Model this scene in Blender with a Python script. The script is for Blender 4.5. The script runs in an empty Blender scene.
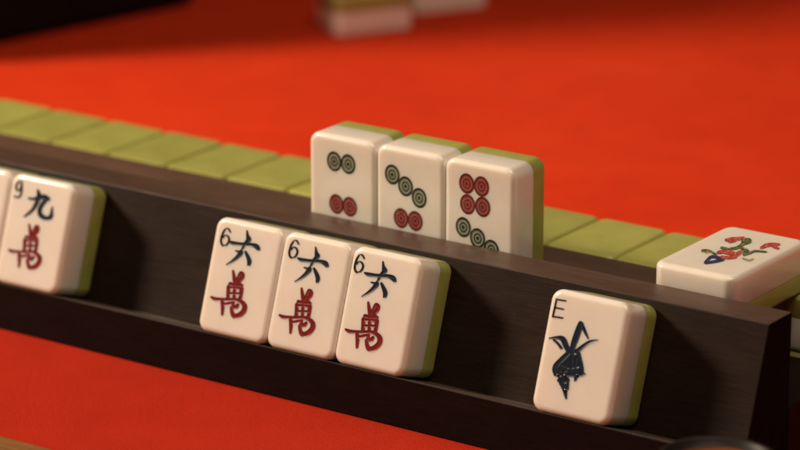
import bpy, bmesh, math, random
import numpy as np
from mathutils import Vector, Matrix

random.seed(7)
S = 0.026            # one tile width in metres: everything below is laid out in tile widths
OX = 6.0             # shift so that the exposed tiles sit near the world origin
scene = bpy.context.scene
COL = scene.collection

# ---------------------------------------------------------------- dimensions (tile widths)
H, T, TW = 1.408, 0.698, 0.421        # tile height, thickness, thickness of its white layer
LEAN = 0.3245                         # lean of the rack's face
ZL = 0.616                            # height of the rack's front lip
U = Vector((0, math.sin(LEAN), math.cos(LEAN)))
NB = Vector((0, math.cos(LEAN), -math.sin(LEAN)))
FOOT = Vector((0, 0, ZL)) + NB * T
RIDGE_L, RIDGE_W = 1.4764, 0.5153
RY, RZ = FOOT.y + RIDGE_L * U.y, FOOT.z + RIDGE_L * U.z
SHELF_Z = 1.396
WALL_Y = 3.214

def W(p):
    return Vector(((p[0] + OX) * S, p[1] * S, p[2] * S))

# ---------------------------------------------------------------- object helpers
def link(o, parent=None):
    COL.objects.link(o)
    if parent is not None:
        o.parent = parent
    return o

def empty(name, label, cat, group=None, kind=None):
    o = bpy.data.objects.new(name, None)
    o.empty_display_size = 0.01
    if label: o['label'] = label
    if cat: o['category'] = cat
    if group: o['group'] = group
    if kind: o['kind'] = kind
    return link(o)

def mesh_obj(name, bm, mats, parent=None, smooth=True):
    me = bpy.data.meshes.new(name)
    bm.to_mesh(me); bm.free()
    for m in (mats if isinstance(mats, (list, tuple)) else [mats]):
        me.materials.append(m)
    if smooth:
        for f in me.polygons: f.use_smooth = True
    return link(bpy.data.objects.new(name, me), parent)

def tag(o, label, cat, group=None, kind=None):
    if label: o['label'] = label
    if cat: o['category'] = cat
    if group: o['group'] = group
    if kind: o['kind'] = kind
    return o

# ---------------------------------------------------------------- materials
def new_mat(name):
    m = bpy.data.materials.new(name); m.use_nodes = True
    nt = m.node_tree; nt.nodes.clear()
    out = nt.nodes.new('ShaderNodeOutputMaterial')
    b = nt.nodes.new('ShaderNodeBsdfPrincipled')
    nt.links.new(b.outputs[0], out.inputs[0])
    return m, nt, b

def node(nt, kind, **kw):
    n = nt.nodes.new(kind)
    for k, v in kw.items():
        if k in n.inputs: n.inputs[k].default_value = v
        else: setattr(n, k, v)
    return n

def ramp(nt, fac, stops):
    r = nt.nodes.new('ShaderNodeValToRGB')
    els = r.color_ramp.elements
    while len(els) < len(stops): els.new(0.5)
    for e, (p, c) in zip(els, stops):
        e.position = p; e.color = (*c, 1)
    nt.links.new(fac, r.inputs[0])
    return r

def coords(nt, scale=(1, 1, 1)):
    tc = nt.nodes.new('ShaderNodeTexCoord')
    mp = nt.nodes.new('ShaderNodeMapping')
    mp.inputs['Scale'].default_value = scale
    nt.links.new(tc.outputs['Object'], mp.inputs[0])
    return mp.outputs[0]

def noise(nt, vec, scale, detail=4, rough=0.55):
    n = nt.nodes.new('ShaderNodeTexNoise')
    n.inputs['Scale'].default_value = scale
    n.inputs['Detail'].default_value = detail
    n.inputs['Roughness'].default_value = rough
    nt.links.new(vec, n.inputs['Vector'])
    return n.outputs[0]

def bump(nt, b, h, strength, dist):
    bp = nt.nodes.new('ShaderNodeBump')
    bp.inputs['Strength'].default_value = strength
    bp.inputs['Distance'].default_value = dist
    nt.links.new(h, bp.inputs['Height'])
    nt.links.new(bp.outputs[0], b.inputs['Normal'])
    return bp

def one(nt):
    v = nt.nodes.new('ShaderNodeValue'); v.outputs[0].default_value = 1.0
    return v.outputs[0]

def resin(name, c0, c1, sss, radius, rough, coat=0.3, tone=False):
    m, nt, b = new_mat(name)
    v = coords(nt)
    n = noise(nt, v, 90, 3)
    r = ramp(nt, n, [(0.3, c0), (0.7, c1)])
    oi = nt.nodes.new('ShaderNodeObjectInfo')
    mr = nt.nodes.new('ShaderNodeMapRange'); mr.inputs[3].default_value = 0.86; mr.inputs[4].default_value = 1.06
    nt.links.new(oi.outputs['Random'], mr.inputs[0])
    hs = nt.nodes.new('ShaderNodeHueSaturation')
    nt.links.new(mr.outputs[0] if tone else one(nt), hs.inputs['Value']); nt.links.new(r.outputs[0], hs.inputs['Color'])
    nt.links.new(hs.outputs[0], b.inputs['Base Color'])
    b.inputs['Subsurface Weight'].default_value = sss
    b.inputs['Subsurface Radius'].default_value = radius
    b.inputs['Subsurface Scale'].default_value = 0.004
    sm = noise(nt, v, 260, 5)
    rr = nt.nodes.new('ShaderNodeMapRange')
    rr.inputs[3].default_value = rough - 0.03; rr.inputs[4].default_value = rough + 0.12
    nt.links.new(sm, rr.inputs[0]); nt.links.new(rr.outputs[0], b.inputs['Roughness'])
    b.inputs['IOR'].default_value = 1.5
    b.inputs['Coat Weight'].default_value = coat
    b.inputs['Coat Roughness'].default_value = 0.09
    w = noise(nt, v, 120, 2)
    bump(nt, b, w, 0.02, 0.0005)
    return m

M_WHITE = resin('ivory_resin', (0.77, 0.71, 0.63), (0.81, 0.755, 0.68), 0.7, (1.0, 0.72, 0.5), 0.19, coat=0.5)
M_GREEN = resin('olive_resin', (0.335, 0.35, 0.08), (0.41, 0.415, 0.11), 0.35, (0.9, 0.8, 0.15), 0.3, tone=True)

def ink(name, col, rough=0.3, patchy=False):
    m, nt, b = new_mat(name)
    v = coords(nt)
    n = noise(nt, v, 700, 4)
    r = ramp(nt, n, [(0.3, tuple(x * 0.75 for x in col)), (0.7, tuple(min(1, x * 1.2) for x in col))])
    nt.links.new(r.outputs[0], b.inputs['Base Color'])
    if patchy:
        n2 = noise(nt, v, 1300, 5, 0.7)
        r = ramp(nt, n2, [(0.36, tuple(x * 0.55 for x in col)), (0.5, col), (0.70, (0.62, 0.40, 0.30))])
        nt.links.new(r.outputs[0], b.inputs['Base Color'])
    b.inputs['Specular IOR Level'].default_value = 0.8 if rough < 0.1 else 0.3
    b.inputs['Roughness'].default_value = rough
    at = nt.nodes.new('ShaderNodeAttribute'); at.attribute_name = 'groove'
    bump(nt, b, at.outputs['Fac'], 0.42, 1.0)
    return m

INK = {
    'slate': ink('slate_paint', (0.016, 0.018, 0.022)),
    'gloss': ink('glossy_glint_black', (0.01, 0.012, 0.016), 0.08),
    'black': ink('black_paint', (0.006, 0.005, 0.005)),
    'blue': ink('blue_black_paint', (0.011, 0.021, 0.036)),
    'navy': ink('navy_paint', (0.03, 0.04, 0.09)),
    'red': ink('red_paint', (0.17, 0.014, 0.014)),
    'rose': ink('rose_paint', (0.40, 0.035, 0.025), patchy=True),
    'leaf': ink('leaf_green_paint', (0.05, 0.09, 0.02), patchy=True),
    'olive': ink('pale_olive_paint', (0.36, 0.33, 0.12)),
    'dot_green': ink('dark_green_paint', (0.010, 0.020, 0.009)),
    'dot_grey': ink('grey_green_paint', (0.25, 0.27, 0.19)),
    'dot_red': ink('dark_red_paint', (0.13, 0.012, 0.014)),
    'dot_pink': ink('dull_pink_paint', (0.31, 0.075, 0.06)),
}

def wood(name, dark, light, rough, grain=(22, 260, 260), coat=0.25, dust=0.0, spec=0.4):
    m, nt, b = new_mat(name)
    v = coords(nt, grain)
    g = noise(nt, v, 4.0, 8, 0.65)
    r = ramp(nt, g, [(0.3, dark), (0.62, light), (0.8, tuple(x * 0.8 for x in light))])
    v2 = coords(nt)
    sp = noise(nt, v2, 900, 4, 0.7)
    mx = nt.nodes.new('ShaderNodeMix'); mx.data_type = 'RGBA'
    fl = ramp(nt, sp, [(0.63 - dust * 0.1, (0, 0, 0)), (0.78, (1, 1, 1))])
    mul = nt.nodes.new('ShaderNodeMath'); mul.operation = 'MULTIPLY'
    mul.inputs[1].default_value = 0.08 + dust
    nt.links.new(fl.outputs[0], mul.inputs[0])
    nt.links.new(mul.outputs[0], mx.inputs[0])
    bn = noise(nt, coords(nt, (0.35, 1, 1)), 48, 5, 0.6)
    bm_ = nt.nodes.new('ShaderNodeMapRange'); bm_.inputs[1].default_value = 0.3; bm_.inputs[2].default_value = 0.7
    bm_.inputs[3].default_value = 0.78; bm_.inputs[4].default_value = 1.2
    nt.links.new(bn, bm_.inputs[0])
    hs = nt.nodes.new('ShaderNodeHueSaturation')
    nt.links.new(bm_.outputs[0], hs.inputs['Value']); nt.links.new(r.outputs[0], hs.inputs['Color'])
    nt.links.new(hs.outputs[0], mx.inputs[6])
    mx.inputs[7].default_value = (0.42, 0.30, 0.20, 1)
    nt.links.new(mx.outputs[2], b.inputs['Base Color'])
    sm = noise(nt, v2, 60, 6, 0.6)
    rr = nt.nodes.new('ShaderNodeMapRange')
    rr.inputs[3].default_value = rough - 0.12; rr.inputs[4].default_value = rough + 0.15
    nt.links.new(sm, rr.inputs[0]); nt.links.new(rr.outputs[0], b.inputs['Roughness'])
    b.inputs['Specular IOR Level'].default_value = spec
    b.inputs['Coat Weight'].default_value = coat
    b.inputs['Coat Roughness'].default_value = 0.3
    bump(nt, b, g, 0.18, 0.0004)
    return m

M_RACK = wood('dark_stained_wood', (0.015, 0.0083, 0.0057), (0.025, 0.014, 0.0096), 0.45, coat=0, spec=.14)
M_RIDGE = wood('sheen_brown_wood', (0.058, 0.032, 0.022), (0.088, 0.050, 0.035), 0.4, coat=0.1, spec=.4)  # lighter than the slope: the top's reflection is put into the colour
M_SHELF = wood('brown_shelf_wood', (0.085, 0.046, 0.031), (0.12, 0.07, 0.048), 0.4, coat=0.1)  # base colour lightened to offset the ridge's shadow on the shelf
M_LIP = wood('dusty_worn_wood', (0.035, 0.022, 0.016), (0.07, 0.048, 0.035), 0.6, dust=0.5, coat=0)
M_FRONT = wood('deep_red_brown_wood', (0.006, 0.003, 0.003), (0.011, 0.0055, 0.005), 0.55, coat=0, spec=.10)
M_END = wood('dark_end_grain', (0.007, 0.0045, 0.004), (0.012, 0.008, 0.007), 0.8, grain=(200, 120, 60), coat=0, spec=0.02)
M_RAIL = wood('honey_wood', (0.13, 0.055, 0.016), (0.24, 0.11, 0.035), 0.6, grain=(12, 120, 120), coat=0, spec=0.08)
M_BOX = wood('stand_in_black', (0.006, 0.005, 0.005), (0.010, 0.008, 0.008), 0.7, coat=0, spec=.08)

def felt():
    m, nt, b = new_mat('red_felt')
    v = coords(nt)
    big = noise(nt, v, 9, 4)
    fine = noise(nt, v, 1500, 6, 0.75)
    fib = noise(nt, coords(nt, (500, 2600, 1000)), 1.0, 5, 0.7)
    a = nt.nodes.new('ShaderNodeMath'); a.operation = 'ADD'
    nt.links.new(fine, a.inputs[0]); nt.links.new(fib, a.inputs[1])
    c = nt.nodes.new('ShaderNodeMath'); c.operation = 'MULTIPLY_ADD'
    c.inputs[1].default_value = 0.36
    nt.links.new(a.outputs[0], c.inputs[0])
    hb = nt.nodes.new('ShaderNodeMath'); hb.operation = 'MULTIPLY'; hb.inputs[1].default_value = 0.30
    nt.links.new(big, hb.inputs[0]); nt.links.new(hb.outputs[0], c.inputs[2])
    r = ramp(nt, c.outputs[0], [(0.34, (0.58, 0.027, 0.006)), (0.52, (0.78, 0.047, 0.010)), (0.72, (0.90, 0.092, 0.028))])
    lint = noise(nt, coords(nt, (900, 420, 700)), 1.0, 3, 0.6)
    lr = ramp(nt, lint, [(0.66, (0, 0, 0)), (0.73, (1, 1, 1))])
    lm = nt.nodes.new('ShaderNodeMath'); lm.operation = 'MULTIPLY'; lm.inputs[1].default_value = 0.35
    nt.links.new(lr.outputs[0], lm.inputs[0])
    mx = nt.nodes.new('ShaderNodeMix'); mx.data_type = 'RGBA'
    nt.links.new(lm.outputs[0], mx.inputs[0]); nt.links.new(r.outputs[0], mx.inputs[6])
    mx.inputs[7].default_value = (0.78, 0.16, 0.09, 1)
    mot = noise(nt, v, 55, 5, 0.6)
    mr = nt.nodes.new('ShaderNodeMapRange'); mr.inputs[1].default_value = 0.3; mr.inputs[2].default_value = 0.7
    mr.inputs[3].default_value = 0.93; mr.inputs[4].default_value = 1.04
    nt.links.new(mot, mr.inputs[0])
    hs = nt.nodes.new('ShaderNodeHueSaturation')
    nt.links.new(mr.outputs[0], hs.inputs['Value']); nt.links.new(mx.outputs[2], hs.inputs['Color'])
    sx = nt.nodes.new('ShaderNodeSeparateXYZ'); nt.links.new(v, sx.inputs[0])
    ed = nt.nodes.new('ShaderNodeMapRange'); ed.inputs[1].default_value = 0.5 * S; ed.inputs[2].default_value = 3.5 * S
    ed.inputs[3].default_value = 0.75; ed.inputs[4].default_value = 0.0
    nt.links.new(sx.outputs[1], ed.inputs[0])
    near_shade = nt.nodes.new('ShaderNodeMix'); near_shade.data_type = 'RGBA'; near_shade.blend_type = 'MULTIPLY'  # dimmer light on the near felt, multiplied into its colour
    near_shade.inputs[7].default_value = (0.50, 0.40, 0.9, 1)
    nt.links.new(ed.outputs[0], near_shade.inputs[0]); nt.links.new(hs.outputs[0], near_shade.inputs[6])
    nt.links.new(near_shade.outputs[2], b.inputs['Base Color'])
    b.inputs['Roughness'].default_value = 0.95
    b.inputs['Specular IOR Level'].default_value = 0.04
    b.inputs['Sheen Weight'].default_value = 0.03
    b.inputs['Sheen Roughness'].default_value = 0.5
    b.inputs['Sheen Tint'].default_value = (1, 0.35, 0.25, 1)
    bump(nt, b, a.outputs[0], 0.7, 0.0007)
    return m
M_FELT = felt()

# ---------------------------------------------------------------- tile bodies (local: x 0..1, front face at y=0, up z 0..H)
def tile_half(front):
    bm = bmesh.new()
    bmesh.ops.create_cube(bm, size=1)
    for v in bm.verts:
        v.co = Vector((v.co.x + 0.5, (v.co.y + 0.5) * T, (v.co.z + 0.5) * H))
    deep = [e for e in bm.edges if abs(e.verts[0].co.y - e.verts[1].co.y) > 0.1]
    bmesh.ops.bevel(bm, geom=deep, offset=0.14, segments=10, profile=0.5, affect='EDGES')
    rim = [e for e in bm.edges if abs(e.verts[0].co.y - e.verts[1].co.y) < 1e-6]
    bmesh.ops.bevel(bm, geom=rim, offset=0.07, segments=8, profile=0.5, affect='EDGES')
    geom = list(bm.verts) + list(bm.edges) + list(bm.faces)
    yc = TW if front else TW + 0.0015
    yl = yc - 0.02 if front else yc + 0.02          # support loops keep the sides flat and the groove narrow
    for yy in (yl, 0.16 if front else T - 0.13):
        bmesh.ops.bisect_plane(bm, geom=list(bm.verts) + list(bm.edges) + list(bm.faces), plane_co=(0, yy, 0), plane_no=(0, 1, 0))
    geom = list(bm.verts) + list(bm.edges) + list(bm.faces)
    cut = bmesh.ops.bisect_plane(bm, geom=geom, plane_co=(0, yc, 0), plane_no=(0, 1, 0),
                                 clear_outer=front, clear_inner=not front)
    edges = [e for e in bm.edges if e.is_boundary]
    bmesh.ops.holes_fill(bm, edges=edges, sides=0)
    # a hair-line groove where the two resins meet
    for v in bm.verts:
        if abs(v.co.y - yc) < 1e-5:
            v.co.x = 0.5 + (v.co.x - 0.5) * 0.992
            v.co.z = H / 2 + (v.co.z - H / 2) * 0.995
    for v in bm.verts:
        v.co = Vector((v.co.x - 0.5, v.co.y - T / 2, v.co.z)) * S
    bm.normal_update()
    bmesh.ops.recalc_face_normals(bm, faces=bm.faces)
    # keep the flat cap from bending the shading at the seam
    me = bpy.data.meshes.new('white_face' if front else 'green_back')
    bm.to_mesh(me); bm.free()
    for f in me.polygons: f.use_smooth = True
    at = me.attributes.get('sharp_edge') or me.attributes.new('sharp_edge', 'BOOLEAN', 'EDGE')
    cap = [f for f in me.polygons if len(f.vertices) > 8]
    ek = {tuple(sorted(k)) for f in cap for k in f.edge_keys}
    for i, e in enumerate(me.edges):
        if tuple(sorted(e.vertices)) in ek: at.data[i].value = True
    me.materials.append(M_WHITE if front else M_GREEN)
    return me
ME_WHITE, ME_GREEN = tile_half(True), tile_half(False)

def frame(origin, ex, ey, ez):
    """world matrix of a tile whose bottom-left front corner is at origin (tile widths)"""
    ex, ey, ez = Vector(ex), Vector(ey), Vector(ez)
    o = W(Vector(origin) + ex * 0.5 + ey * (T / 2))
    m = Matrix.Identity(4)
    for i, a in enumerate((ex, ey, ez)):
        for j in range(3): m[j][i] = a[j]
    for j in range(3): m[j][3] = o[j]
    return m

def make_tile(label, group, mat, cat='mahjong tile'):
    t = empty('mahjong_tile', label, cat, group)
    t.matrix_world = mat
    link(bpy.data.objects.new('white_face', ME_WHITE), t)
    link(bpy.data.objects.new('green_back', ME_GREEN), t)
    return t

# ---------------------------------------------------------------- painted, engraved marks
STEP = 0.007
def capsule_field(px, py, strokes):
    d = np.full(px.shape, 1e9)
    for s in strokes:
        if s and s[0] == 'poly':
            pts = np.array(s[1], float); n = len(pts)
            inside = np.zeros(px.shape, bool); dist = np.full(px.shape, 1e9)
            for i in range(n):
                a, b = pts[i], pts[(i + 1) % n]
                c = ((a[1] > py) != (b[1] > py))
                with np.errstate(divide='ignore', invalid='ignore'):
                    xi = (b[0] - a[0]) * (py - a[1]) / (b[1] - a[1] + 1e-12) + a[0]
                inside ^= c & (px < xi)
                e = b - a; tt = np.clip(((px - a[0]) * e[0] + (py - a[1]) * e[1]) / (e @ e + 1e-9), 0, 1)
                dist = np.minimum(dist, np.hypot(px - a[0] - tt * e[0], py - a[1] - tt * e[1]))
            d = np.minimum(d, np.where(inside, -dist, dist))
            continue
        pts = smooth(s)
        for a, b in zip(pts[:-1], pts[1:]):
            e = (b[0] - a[0], b[1] - a[1]); L2 = e[0] ** 2 + e[1] ** 2 + 1e-9
            tt = np.clip(((px - a[0]) * e[0] + (py - a[1]) * e[1]) / L2, 0, 1)
            d = np.minimum(d, np.hypot(px - a[0] - tt * e[0], py - a[1] - tt * e[1]) - (a[2] + tt * (b[2] - a[2])))
    return d

def smooth(s, k=4):
    """Catmull-Rom through the brush points (x, y, half width)"""
    if len(s) < 3: return [tuple(map(float, p)) for p in s]
    P = [np.array(p, float) for p in s]; P = [2 * P[0] - P[1]] + P + [2 * P[-1] - P[-2]]
    out = []
    for i in range(1, len(P) - 2):
        for j in range(k):
            t = j / k
            q = 0.5 * (2 * P[i] + (P[i + 1] - P[i - 1]) * t + (2 * P[i - 1] - 5 * P[i] + 4 * P[i + 1] - P[i + 2]) * t * t
                       + (3 * P[i] - P[i - 1] - 3 * P[i + 1] + P[i + 2]) * t ** 3)
            q[2] = max(q[2], 0.5); out.append(tuple(q))
    out.append(tuple(P[-2]))
    return out

def mark(name, strokes, A, color, parent, lift=0.0025, shift=(0, 0), holes=None, unit=None, label=None, grow=0.007):
    """A: 2x3 matrix from the drawing's own units to tile-face units"""
    A = np.array(A, float); M2 = A[:, :2]; off = A[:, 2] + np.array(shift)
    pts = []
    for s in strokes:
        src = s[1] if s[0] == 'poly' else s
        for q in src:
            w = 0 if s[0] == 'poly' else q[2]
            for dx in (-w, w):
                for dy in (-w, w): pts.append(M2 @ np.array([q[0] + dx, q[1] + dy]) + off)
    pts = np.array(pts); lo, hi = pts.min(0) - 2 * STEP, pts.max(0) + 2 * STEP
    step = unit or STEP
    gx = np.arange(lo[0], hi[0] + step, step); gy = np.arange(lo[1], hi[1] + step, step)
    GX, GY = np.meshgrid(gx, gy, indexing='ij')
    inv = np.linalg.inv(M2)
    PX = inv[0, 0] * (GX - off[0]) + inv[0, 1] * (GY - off[1])
    PY = inv[1, 0] * (GX - off[0]) + inv[1, 1] * (GY - off[1])
    F = capsule_field(PX, PY, strokes)
    if holes: F = np.maximum(F, -capsule_field(PX, PY, holes))
    sc = math.sqrt(abs(np.linalg.det(M2)))
    F = F - grow / sc
    verts, faces, depth, key = [], [], [], {}
    def vid(x, y, f):
        k = (round(x, 5), round(y, 5))
        if k not in key:
            key[k] = len(verts); verts.append(((x - 0.5) * S, (-T / 2 - lift) * S, y * S))
            g = min(max(-f * sc / 0.022, 0), 1)
            depth.append(-0.012 * S * math.sin(g * math.pi / 2))
        return key[k]
    ni, nj = F.shape
    neg = F < 0
    for i in range(ni - 1):
        for j in range(nj - 1):
            if not (neg[i, j] or neg[i + 1, j] or neg[i, j + 1] or neg[i + 1, j + 1]): continue
            c = [(gx[a], gy[b], F[a, b]) for a, b in ((i, j), (i + 1, j), (i + 1, j + 1), (i, j + 1))]
            poly = []
            for q in range(4):
                p0, p1 = c[q], c[(q + 1) % 4]
                if p0[2] < 0: poly.append(p0)
                if (p0[2] < 0) != (p1[2] < 0):
                    t = p0[2] / (p0[2] - p1[2])
                    poly.append((p0[0] + t * (p1[0] - p0[0]), p0[1] + t * (p1[1] - p0[1]), 0.0))
            ids = []
            for p in poly:
                v = vid(*p)
                if not ids or (ids[-1] != v and ids[0] != v): ids.append(v)
            if len(ids) > 2: faces.append(ids)
    me = bpy.data.meshes.new(name)
    me.from_pydata(verts, [], faces)
    at = me.attributes.new('groove', 'FLOAT', 'POINT')
    at.data.foreach_set('value', depth)
    for f in me.polygons: f.use_smooth = True
    me.materials.append(INK[color])
    me.update()
    o = link(bpy.data.objects.new(name, me), parent)
    if label: o['label'] = label
    return o

# brush drawings (x right, y down, half width)
SIX = [[(128, 78, 6), (111, 47, 7), (84, 48, 7), (62, 78, 8), (46, 122, 8), (41, 165, 8), (55, 198, 8),
        (80, 202, 8), (105, 180, 8), (117, 143, 8), (104, 113, 7), (80, 108, 7), (56, 128, 7)]]
LIU = [[(296, 106, 2), (301, 150, 9), (311, 184, 20)], [(316, 192, 14), (292, 214, 15), (268, 246, 9), (250, 278, 4)],
       [(133, 206, 5), (168, 221, 14), (230, 231, 13), (290, 236, 14), (350, 240, 14), (386, 256, 19), (404, 283, 10)],
       [(240, 288, 5), (238, 314, 17), (200, 356, 13), (152, 394, 8), (108, 420, 3)], [(190, 291, 2), (236, 308, 11)],
       [(282, 302, 7), (302, 344, 13), (317, 390, 16), (312, 421, 12)]]
WAN = [[(203, 36, 3), (210, 80, 8), (215, 118, 9), (224, 138, 8)],
       [(228, 128, 7), (246, 84, 6), (264, 54, 9), (279, 68, 11), (274, 96, 9), (252, 124, 7), (258, 145, 8)],
       [(180, 142, 11), (222, 152, 9), (270, 154, 9)], [(166, 165, 10), (163, 215, 9), (160, 262, 9)],
       [(166, 172, 9), (220, 172, 8), (268, 178, 11)], [(270, 180, 11), (266, 220, 9), (258, 258, 9)],
       [(164, 218, 7), (262, 220, 7)], [(214, 172, 7), (210, 262, 7)],
       [(28, 246, 4), (60, 262, 10), (110, 266, 9), (160, 268, 9), (220, 266, 9), (264, 280, 10), (292, 310, 14),
        (290, 350, 15), (255, 388, 16), (214, 398, 15), (196, 374, 10), (188, 332, 7)],
       [(116, 266, 9), (119, 330, 9), (115, 388, 4)], [(126, 306, 7), (165, 300, 8), (204, 290, 7)],
       [(202, 292, 7), (204, 318, 8), (224, 328, 11), (240, 308, 7)]]
JIU = [[(252, 125, 2), (262, 170, 14), (248, 218, 13), (218, 278, 9), (182, 315, 7), (146, 343, 3)],
       [(182, 194, 4), (218, 204, 10), (270, 192, 18), (308, 184, 16), (334, 202, 13)],
       [(320, 206, 13), (290, 240, 12), (266, 290, 12), (276, 335, 14), (320, 360, 14), (354, 344, 12), (361, 304, 6), (367, 266, 1)]]
NINE = [[(121, 92, 7), (124, 62, 7), (104, 57, 6), (86, 76, 7), (79, 108, 7), (92, 132, 7), (112, 122, 7), (122, 92, 6)],
        [(124, 84, 7), (123, 130, 7), (114, 170, 7), (92, 189, 8), (67, 178, 7)]]
EAST_E = [[(107, 73, 5), (93, 138, 5.5), (78, 205, 5.5)], [(105, 74, 5), (174, 86, 5)], [(94, 136, 4.5), (157, 149, 4.5)], [(80, 204, 5.5), (150, 215, 5)]]
EAST = [[(280, 252, 12), (266, 300, 19), (246, 360, 20), (226, 420, 17), (214, 480, 12)],
        [(288, 254, 8), (310, 312, 8), (335, 368, 2)],
        [(53, 368, 2), (108, 362, 9), (150, 372, 17), (172, 420, 17), (196, 475, 14)], [(86, 380, 5), (116, 408, 6), (140, 442, 7)],
        [(402, 379, 2), (350, 392, 9), (304, 420, 10), (250, 466, 14)],
        [(192, 476, 14), (140, 528, 16), (98, 578, 17), (96, 622, 16), (128, 642, 12)],
        [(262, 478, 12), (276, 540, 12), (284, 590, 13), (284, 636, 14)],
        [(216, 476, 12), (214, 560, 10), (206, 640, 10)], [(140, 566, 8), (200, 588, 9), (276, 574, 8)],
        [(96, 640, 11), (190, 640, 13), (262, 640, 14), (306, 634, 5)], [(246, 650, 12), (238, 684, 5)],
        [(116, 684, 7), (150, 694, 15), (184, 680, 12)], [(136, 700, 14), (160, 745, 15), (172, 818, 4)], [(184, 690, 8), (182, 750, 6)],
        [(150, 640, 9), (146, 690, 10)], [(180, 540, 6), (176, 600, 7), (150, 630, 6)], [(246, 520, 7), (240, 610, 8), (262, 640, 6)]]
EAST_PALE = [['poly', [(182, 490), (260, 490), (276, 545), (280, 630), (110, 630), (92, 600), (110, 555), (150, 515)]],
             ['poly', [(112, 632), (190, 632), (192, 690), (178, 760), (168, 795), (138, 740), (114, 690)]]]
EAST_GLINTS = [(112, 646), (164, 648), (254, 646), (166, 756)]

A_SIX = [[0.001526, 0.000284, -0.027894], [0.000287, -0.001268, 1.332297]]
A_WAN = [[0.00177, 0.000329, -0.015195], [0.000333, -0.001471, 0.763863]]
A_JIU = [[0.001933, 0.000353, -0.091255], [0.000338, -0.001496, 1.349218]]
A_EAST = [[0.001692, 0.000318, -0.118156], [0.000331, -0.001463, 1.352908]]
A_FLOWER = [[0.000973, 0.001935, -0.20898], [0.000589, -0.002942, 1.112269]]

def circle(name, cx, cz, col, parent, r=0.108):
    n = 40
    dark, pale = INK['dot_' + col], INK['dot_grey' if col == 'green' else 'dot_pink']
    bm = bmesh.new()
    lay = bm.verts.layers.float.new('groove')
    radii = [(r, 0.0), (r * 0.89, -.01), (r * 0.76, 0.0), (r * 0.63, -.006), (r * 0.52, 0.0), (r * 0.36, 0.0), (r * 0.28, -.006), (r * 0.20, 0.0), (0.0, -.006)]
    mi = [0, 0, 1, 1, 0, 1, 1, 0]
    # rings run: dark rim, pale band, thin dark ring, pale band, dark centre
    mi = [0, 0, 1, 1, 0, 1, 1, 0]
    rings = []
    for rr, g in radii:
        if rr == 0:
            v = bm.verts.new(((cx - .5) * S, (-T / 2 - .0025) * S, cz * S)); v[lay] = g * S; rings.append([v]); continue
        ring = []
        for k in range(n):
            a = 2 * math.pi * k / n
            v = bm.verts.new(((cx + rr * math.cos(a) - .5) * S, (-T / 2 - .0025) * S, (cz + rr * 1.16 * math.sin(a)) * S)); v[lay] = g * S
            ring.append(v)
        rings.append(ring)
    for q in range(len(rings) - 1):
        a, b = rings[q], rings[q + 1]
        for k in range(n):
            f = bm.faces.new((a[k], a[(k + 1) % n], b[(k + 1) % n], b[k]) if len(b) > 1 else (a[k], a[(k + 1) % n], b[0]))
            f.material_index = mi[q]
    o = mesh_obj(name, bm, [dark, pale], parent)
    return o

# ---------------------------------------------------------------- the table
def prism(profile, x0, x1, mats, face_mats=None, bevel=0.0, segs=2, dx_top=0):
    bm = bmesh.new()
    n = len(profile)
    va = [bm.verts.new(W((x0, y, z))) for y, z in profile]
    vb = [bm.verts.new(W((x1, y, z))) for y, z in profile]
    for i in range(n):
        f = bm.faces.new((va[i], vb[i], vb[(i + 1) % n], va[(i + 1) % n]))
        if face_mats: f.material_index = face_mats[i]
    e0 = bm.faces.new(va[::-1]); e1 = bm.faces.new(vb)
    if face_mats: e0.material_index = e1.material_index = face_mats[-1]
    bmesh.ops.recalc_face_normals(bm, faces=bm.faces)
    if bevel:
        bmesh.ops.bevel(bm, geom=list(bm.edges), offset=bevel * S, segments=segs, profile=0.5, affect='EDGES', material=-1)
    return bm

table = empty('mahjong_table', 'mahjong table covered in red felt with a honey wood rim', None, kind='structure')
bm = bmesh.new()
vs = [bm.verts.new(W(p)) for p in ((-60, -9, 0), (30, -9, 0), (30, 60, 0), (-60, 60, 0))]
bm.faces.new(vs)
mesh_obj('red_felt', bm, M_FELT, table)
mesh_obj('wooden_rim', prism([(-3.0, 0.001), (-3.0, 0.085), (-6.5, 0.085), (-6.5, 0.001)], -40, 20, M_RAIL, bevel=0.04, segs=3), M_RAIL, table, smooth=False)

# ---------------------------------------------------------------- the tile rack
rack = empty('tile_rack', 'long dark wooden tile rack with a sloped face and brown top ridge', 'tile rack')
prof = [(0, 0.004), (0, ZL), (FOOT.y, FOOT.z - 0.025), (RY, RZ), (RY + RIDGE_W, RZ), (RY + RIDGE_W, 0.004)]
#      front lip, ledge, sloped face, ridge, back, bottom, ends
o = mesh_obj('rack_body', prism(prof, -22, -2.0, None, [2, 3, 0, 1, 0, 0, 4], bevel=0.014, segs=2), [M_RACK, M_RIDGE, M_FRONT, M_LIP, M_END], rack, smooth=False)
sy = RY + RIDGE_W + 0.004
mesh_obj('back_shelf', prism([(sy, 1.12), (sy, SHELF_Z), (WALL_Y - 0.01, SHELF_Z), (WALL_Y - 0.01, 1.12)], -22, -2.92, None, bevel=0.012), M_SHELF, rack, smooth=False)
mesh_obj('dark_filler_bar', prism([(sy, 0.004), (sy, 0.66), (WALL_Y - 0.03, 0.66), (WALL_Y - 0.03, 0.004)], -22, -2.0, None, bevel=0.012), M_FRONT, rack, smooth=False)  # added dark bar, keeps the shaded gap past the rack end black
mesh_obj('shelf_support', prism([(sy, 0.662), (sy, 1.118), (WALL_Y - 0.3, 1.118), (WALL_Y - 0.3, 0.662)], -22, -3.1, None, bevel=0.012), M_RACK, rack, smooth=False)

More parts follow.
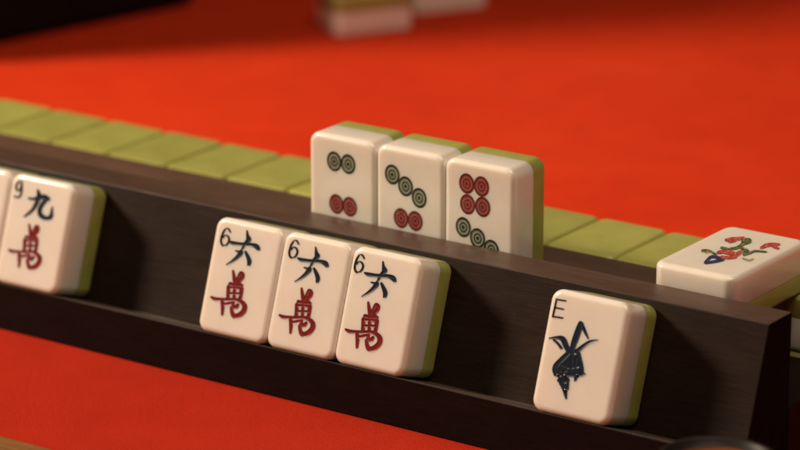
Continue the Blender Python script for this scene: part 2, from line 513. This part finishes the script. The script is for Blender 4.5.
# ---------------------------------------------------------------- tiles leaning on the front of the rack
def leaning(x, widen=0.0):
    return frame((x - widen / 2, 0.002, ZL + 0.002), (1, 0, 0), NB, U) @ Matrix.Diagonal((1 + widen, 1, 1, 1))

G6 = 'three six tiles leaning side by side on the rack'
six_labels = ['leftmost of the three ivory six tiles, its 6 touching the black character',
              'middle of the three ivory six tiles, wedged between two others on the rack',
              'rightmost of the three ivory six tiles, its green back showing at the side']
offs = [((.049, -.031), (.016, .019), (.022, .015)), ((.042, .002), (.026, -.001), (.032, -.011)), ((0, 0), (0, 0), (0, 0))]
XG = -9.1955
for k in range(3):
    t = make_tile(six_labels[k], G6, leaning(XG + k * 1.0008, 0.03 if k == 0 else 0.0))
    mark('numeral', SIX, A_SIX, 'black', t, grow=.003, shift=offs[k][0])
    mark('upper_character', LIU, A_SIX, 'blue', t, shift=offs[k][1], lift=0.0032, grow=0.007)
    mark('lower_character', WAN, A_WAN, 'red', t, shift=offs[k][2], grow=0.010)

XN = -11.4515
t = make_tile('ivory nine tile with a black 9 beside a blue character, near the left edge', None, leaning(XN - 1.0, 0.03))
mark('numeral', NINE, A_JIU, 'black', t, grow=.003)
mark('upper_character', JIU, A_JIU, 'blue', t, grow=0.010)
mark('lower_character', WAN, A_WAN, 'red', t, shift=(.049, .022), grow=0.010)
make_tile('ivory tile cut off by the left edge of the photo, touching the nine tile', None, leaning(XN - 2.032))

t = make_tile('ivory east wind tile marked E with one large blue-black character', None, leaning(-4.3882, 0.04))
mark('numeral', EAST_E, A_EAST, 'black', t, grow=.003)
mark('wind_character', EAST, A_EAST, 'blue', t, grow=0.006, lift=.0036)
mark('paint_wash', EAST_PALE, A_EAST, 'slate', t, grow=0.0)
for bx, by in EAST_GLINTS:  # small glossy beads added to catch glints, not part of the brushwork
    u_, v_ = np.array(A_EAST) @ np.array([bx, by, 1])
    bm = bmesh.new()
    bmesh.ops.create_uvsphere(bm, u_segments=16, v_segments=10, radius=0.019 * S)
    for v in bm.verts: v.co = Vector((v.co.x + (u_ - .5) * S, v.co.y * 0.6 + (-T / 2 - 0.004) * S, v.co.z + v_ * S))
    mesh_obj('glint_bead', bm, INK['gloss'], t)

# ---------------------------------------------------------------- tiles standing on the shelf behind the ridge
GS = 'three circle tiles standing behind the rack ridge'
st = [('standing circle tile with a level green pair above a red pair, leftmost of three',
       [(.385, 1.085, 'green'), (.595, 1.085, 'green'), (.415, .548, 'red'), (.615, .548, 'red'), (.415, .25, 'red'), (.615, .25, 'red')]),
      ('standing circle tile with three green dots in a diagonal above two red dots',
       [(.245, 1.063, 'green'), (.44, .948, 'green'), (.64, .837, 'green'), (.375, .537, 'red'), (.583, .537, 'red'), (.375, .25, 'red'), (.583, .25, 'red')]),
      ('standing circle tile with four red dots above green dots, rightmost of three',
       [(.325, 1.135, 'red'), (.535, 1.135, 'red'), (.34, .88, 'red'), (.555, .885, 'red'), (.28, .586, 'green'), (.485, .484, 'green'), (.681, .376, 'green')])]
XS = -8.7429
for k, (lab, dots) in enumerate(st):
    t = make_tile(lab, GS, frame((XS + k * 1.0008, 1.672 + (0.0, .004, .002)[k], SHELF_Z + 0.001), (1, 0, 0), (0, 1, 0), (0, 0, 1)))
    for cx, cz, c in dots:
        circle('circle_mark', cx, cz, c, t)

# ---------------------------------------------------------------- flower tile lying face up on the shelf
t = make_tile('ivory flower tile lying face up with a red and green bouquet', None,
              frame((-3.87 + .05, 1.69, SHELF_Z + .95 * T + 0.001), (1, 0, 0), (0, 0, -1), (0, 1, 0)) @ Matrix.Diagonal((1.1, .9, 1.27, 1)))
FS = (0, 0)
mark('vase_mark', [[(94, 308, 9), (150, 258, 10), (232, 276, 12)], [(98, 312, 8), (180, 300, 9), (248, 284, 9)]], A_FLOWER, 'navy', t, shift=FS, grow=.010)
mark('red_blossom_mark', [[(206, 222, 10), (260, 214, 14), (312, 226, 18), (362, 240, 16), (402, 218, 11)], [(240, 262, 9), (300, 268, 9), (360, 262, 7)],
      [(278, 110, 9), (330, 104, 15), (382, 98, 11), (432, 90, 7)], [(306, 126, 7), (352, 118, 5)],
      [(590, 180, 8), (640, 156, 13), (692, 150, 11), (746, 150, 7)], [(696, 168, 8), (738, 186, 6)]], A_FLOWER, 'rose', t, lift=.0034, shift=FS, grow=.012,
     holes=[[(334, 112, 4), (340, 112, 4)], [(300, 244, 4), (330, 250, 4)]])
mark('leaf_mark', [[(236, 180, 8), (280, 186, 6)], [(306, 190, 8), (370, 180, 10), (420, 150, 12), (432, 112, 10), (480, 104, 9), (486, 126, 9), (440, 142, 8)],
      [(70, 205, 10), (120, 204, 5), (160, 224, 5), (184, 240, 4)], [(418, 188, 11), (460, 216, 19), (438, 236, 12)],
      [(480, 230, 6), (530, 208, 6), (580, 212, 5), (632, 215, 3)]], A_FLOWER, 'leaf', t, lift=.0028, shift=FS, grow=.010)
mark('stem_mark', [[(428, 274, 4), (480, 290, 4), (512, 278, 3)], [(96, 222, 4), (140, 214, 3)]], A_FLOWER, 'olive', t, shift=FS, grow=.010)

# ---------------------------------------------------------------- the wall of face-down tiles behind the rack, two layers high
WX = -5.3084
proto = None
def copy_tree(o):
    c = o.copy(); COL.objects.link(c)
    for ch in list(o.children):
        d = ch.copy(); COL.objects.link(d); d.parent = c
    return c
def face_down(x, y, z, rz=0.0):
    d = Vector((-math.sin(rz), math.cos(rz), 0)); e = Vector((-math.cos(rz), -math.sin(rz), 0))
    return frame((x, y, z), e, (0, 0, 1), d)
GW, GL = 'upper row of face-down tiles behind the rack', 'lower row of face-down tiles behind the rack'
for layer in (0, 1):
    for k in range(-13, 5):
        if proto is None:
            proto = make_tile('', GL, face_down(0, 0, 0)); o = proto
        else:
            o = copy_tree(proto)
        j = random.uniform(-.02, .03) if layer else 0
        o['group'] = GW if layer else GL
        o['label'] = ('face-down mahjong tile with an olive green back, in the upper row behind the rack' if layer
                      else 'face-down mahjong tile underneath the upper row behind the rack')
        o.matrix_world = face_down(WX + k - .002, WALL_Y + j, 0.001 + layer * (T + .0005), random.uniform(-.006, .006) if layer else 0)

# two loose face-down tiles far across the table
for lab, x, y in (('blurred face-down tile on the far felt, nearer of the two', -17.67, 14.55),
                  ('blurred face-down tile on the far felt, farther and cut by the top edge', -17.49, 16.57)):
    o = copy_tree(proto)
    o['group'] = 'loose face-down tiles across the table'; o['label'] = lab
    o.matrix_world = face_down(x, y, 0.001, -0.535)

# ---------------------------------------------------------------- stand-in box for an unidentified dark shape at the far left
a, b = Vector((-22.47, 8.7, 0)), Vector((-21.05, 15.1, 0))
d = (b - a).normalized(); nn = Vector((-d.y, d.x, 0))
BH = 10  # made tall so its cast shadow reaches past the loose tiles
bm = bmesh.new()
lo = [a, b, b + nn * 4, a + nn * 4]
vl = [bm.verts.new(W((p.x, p.y, 0.002))) for p in lo]; vh = [bm.verts.new(W((p.x, p.y, BH))) for p in lo]
bm.faces.new(vl[::-1]); bm.faces.new(vh)
for i in range(4): bm.faces.new((vl[i], vl[(i + 1) % 4], vh[(i + 1) % 4], vh[i]))
bmesh.ops.bevel(bm, geom=list(bm.edges), offset=0.25 * S, segments=4, profile=0.5, affect='EDGES')
tag(mesh_obj('stand_in_box', bm, M_BOX), 'black blurred stand-in box at the upper left on the far felt', 'box')

# ---------------------------------------------------------------- small dark cup in the near right corner
CX, CY, CR, CZ = -1.19, -1.39, 0.66, 1.2
cup_prof = [(0.0, .004), (.36, .004), (.40, .05), (.46, .10), (.56, .45), (.63, .85), (CR - .01, CZ - .03), (CR - .035, CZ), (CR - .075, CZ - .02), (.565, .9), (.56, 1.0)]
def lathe(prof, n=64):
    bm = bmesh.new(); rings = []
    for r, z in prof:
        if r == 0: rings.append([bm.verts.new(W((CX, CY, z)))])
        else: rings.append([bm.verts.new(W((CX + r * math.cos(2 * math.pi * k / n), CY + r * math.sin(2 * math.pi * k / n), z))) for k in range(n)])
    for A_, B_ in zip(rings[:-1], rings[1:]):
        for k in range(n):
            if len(A_) == 1: bm.faces.new((A_[0], B_[(k + 1) % n], B_[k]))
            elif len(B_) == 1: bm.faces.new((A_[k], A_[(k + 1) % n], B_[0]))
            else: bm.faces.new((A_[k], A_[(k + 1) % n], B_[(k + 1) % n], B_[k]))
    bmesh.ops.recalc_face_normals(bm, faces=bm.faces)
    return bm
def plain(name, c0, c1, rough, scale=80):
    m, nt, bs = new_mat(name)
    n = noise(nt, coords(nt), scale, 4); r = ramp(nt, n, [(0.3, c0), (0.7, c1)])
    nt.links.new(r.outputs[0], bs.inputs['Base Color']); bs.inputs['Roughness'].default_value = rough; bs.inputs['Specular IOR Level'].default_value = 0.2
    return m
M_CUP = plain('dark_glaze', (0.010, 0.007, 0.006), (0.018, 0.012, 0.010), 0.45)
M_TEA = plain('amber_tea', (0.16, 0.045, 0.02), (0.20, 0.06, 0.025), 0.12)
cup = empty('tea_cup', 'small dark round cup cut off by the bottom right edge', 'cup')
mesh_obj('cup_body', lathe(cup_prof), M_CUP, cup)
mesh_obj('tea', lathe([(0.0, 1.09), (.3, 1.09), (.574, 1.09)]), M_TEA, cup)

# re-seat roots of the pieces whose parts are built in world space
for root, base in ((rack, (-12, 1.6, 0)), (cup, (CX, CY, 0)), (table, (-6, 0, 0))):
    loc = W(base); root.location = loc
    for ch in root.children: ch.matrix_parent_inverse = Matrix.Translation(-loc)

# ---------------------------------------------------------------- light
w = bpy.data.worlds.new('World'); scene.world = w; w.use_nodes = True
bg = w.node_tree.nodes['Background']
bg.inputs[0].default_value = (1.0, 0.72, 0.5, 1); bg.inputs[1].default_value = 0.07

def area(name, loc, target, size, power, col):
    l = bpy.data.lights.new(name, 'AREA'); l.shape = 'DISK'; l.size = size * S; l.energy = power; l.color = col
    o = bpy.data.objects.new(name, l); link(o)
    o.location = W(loc)
    dvec = (W(target) - W(loc)).normalized()
    o.rotation_euler = dvec.to_track_quat('-Z', 'Y').to_euler()
    return o
area('warm_ceiling_lamp', (-52, -22, 36), (-10, 4, 0), 12, 33, (1.0, 0.80, 0.60))
area('weak_overhead_lamp', (6, -4, 38), (-7, 2, 0), 26, 5.0, (1.0, 0.79, 0.60))

# ---------------------------------------------------------------- camera
cam_d = bpy.data.cameras.new('camera'); cam = bpy.data.objects.new('camera', cam_d); link(cam)
R = Matrix(((0.8193247307839219, -0.17057521177366175, 0.5473674110268391),
            (0.5733297325163313, 0.243859064480683, -0.7821929266385359),
            (-5.778067098991078e-05, 0.9546920203913808, 0.2975956028949647)))
m = R.to_4x4(); m.translation = W((15.0976, -30.4492, 14.0662))
cam.matrix_world = m
cam_d.sensor_width = 36; cam_d.lens = 3402.39 * 36 / 800
cam_d.clip_start = 0.05; cam_d.clip_end = 50
cam_d.dof.use_dof = True
cam_d.dof.focus_distance = 39.3 * S
cam_d.dof.aperture_fstop = 10.5
scene.camera = cam

scene.render.engine = 'CYCLES'
scene.cycles.max_bounces = 10
scene.cycles.use_denoising = True
scene.view_settings.view_transform = 'Standard'
scene.view_settings.look = 'None'
scene.view_settings.exposure = 0
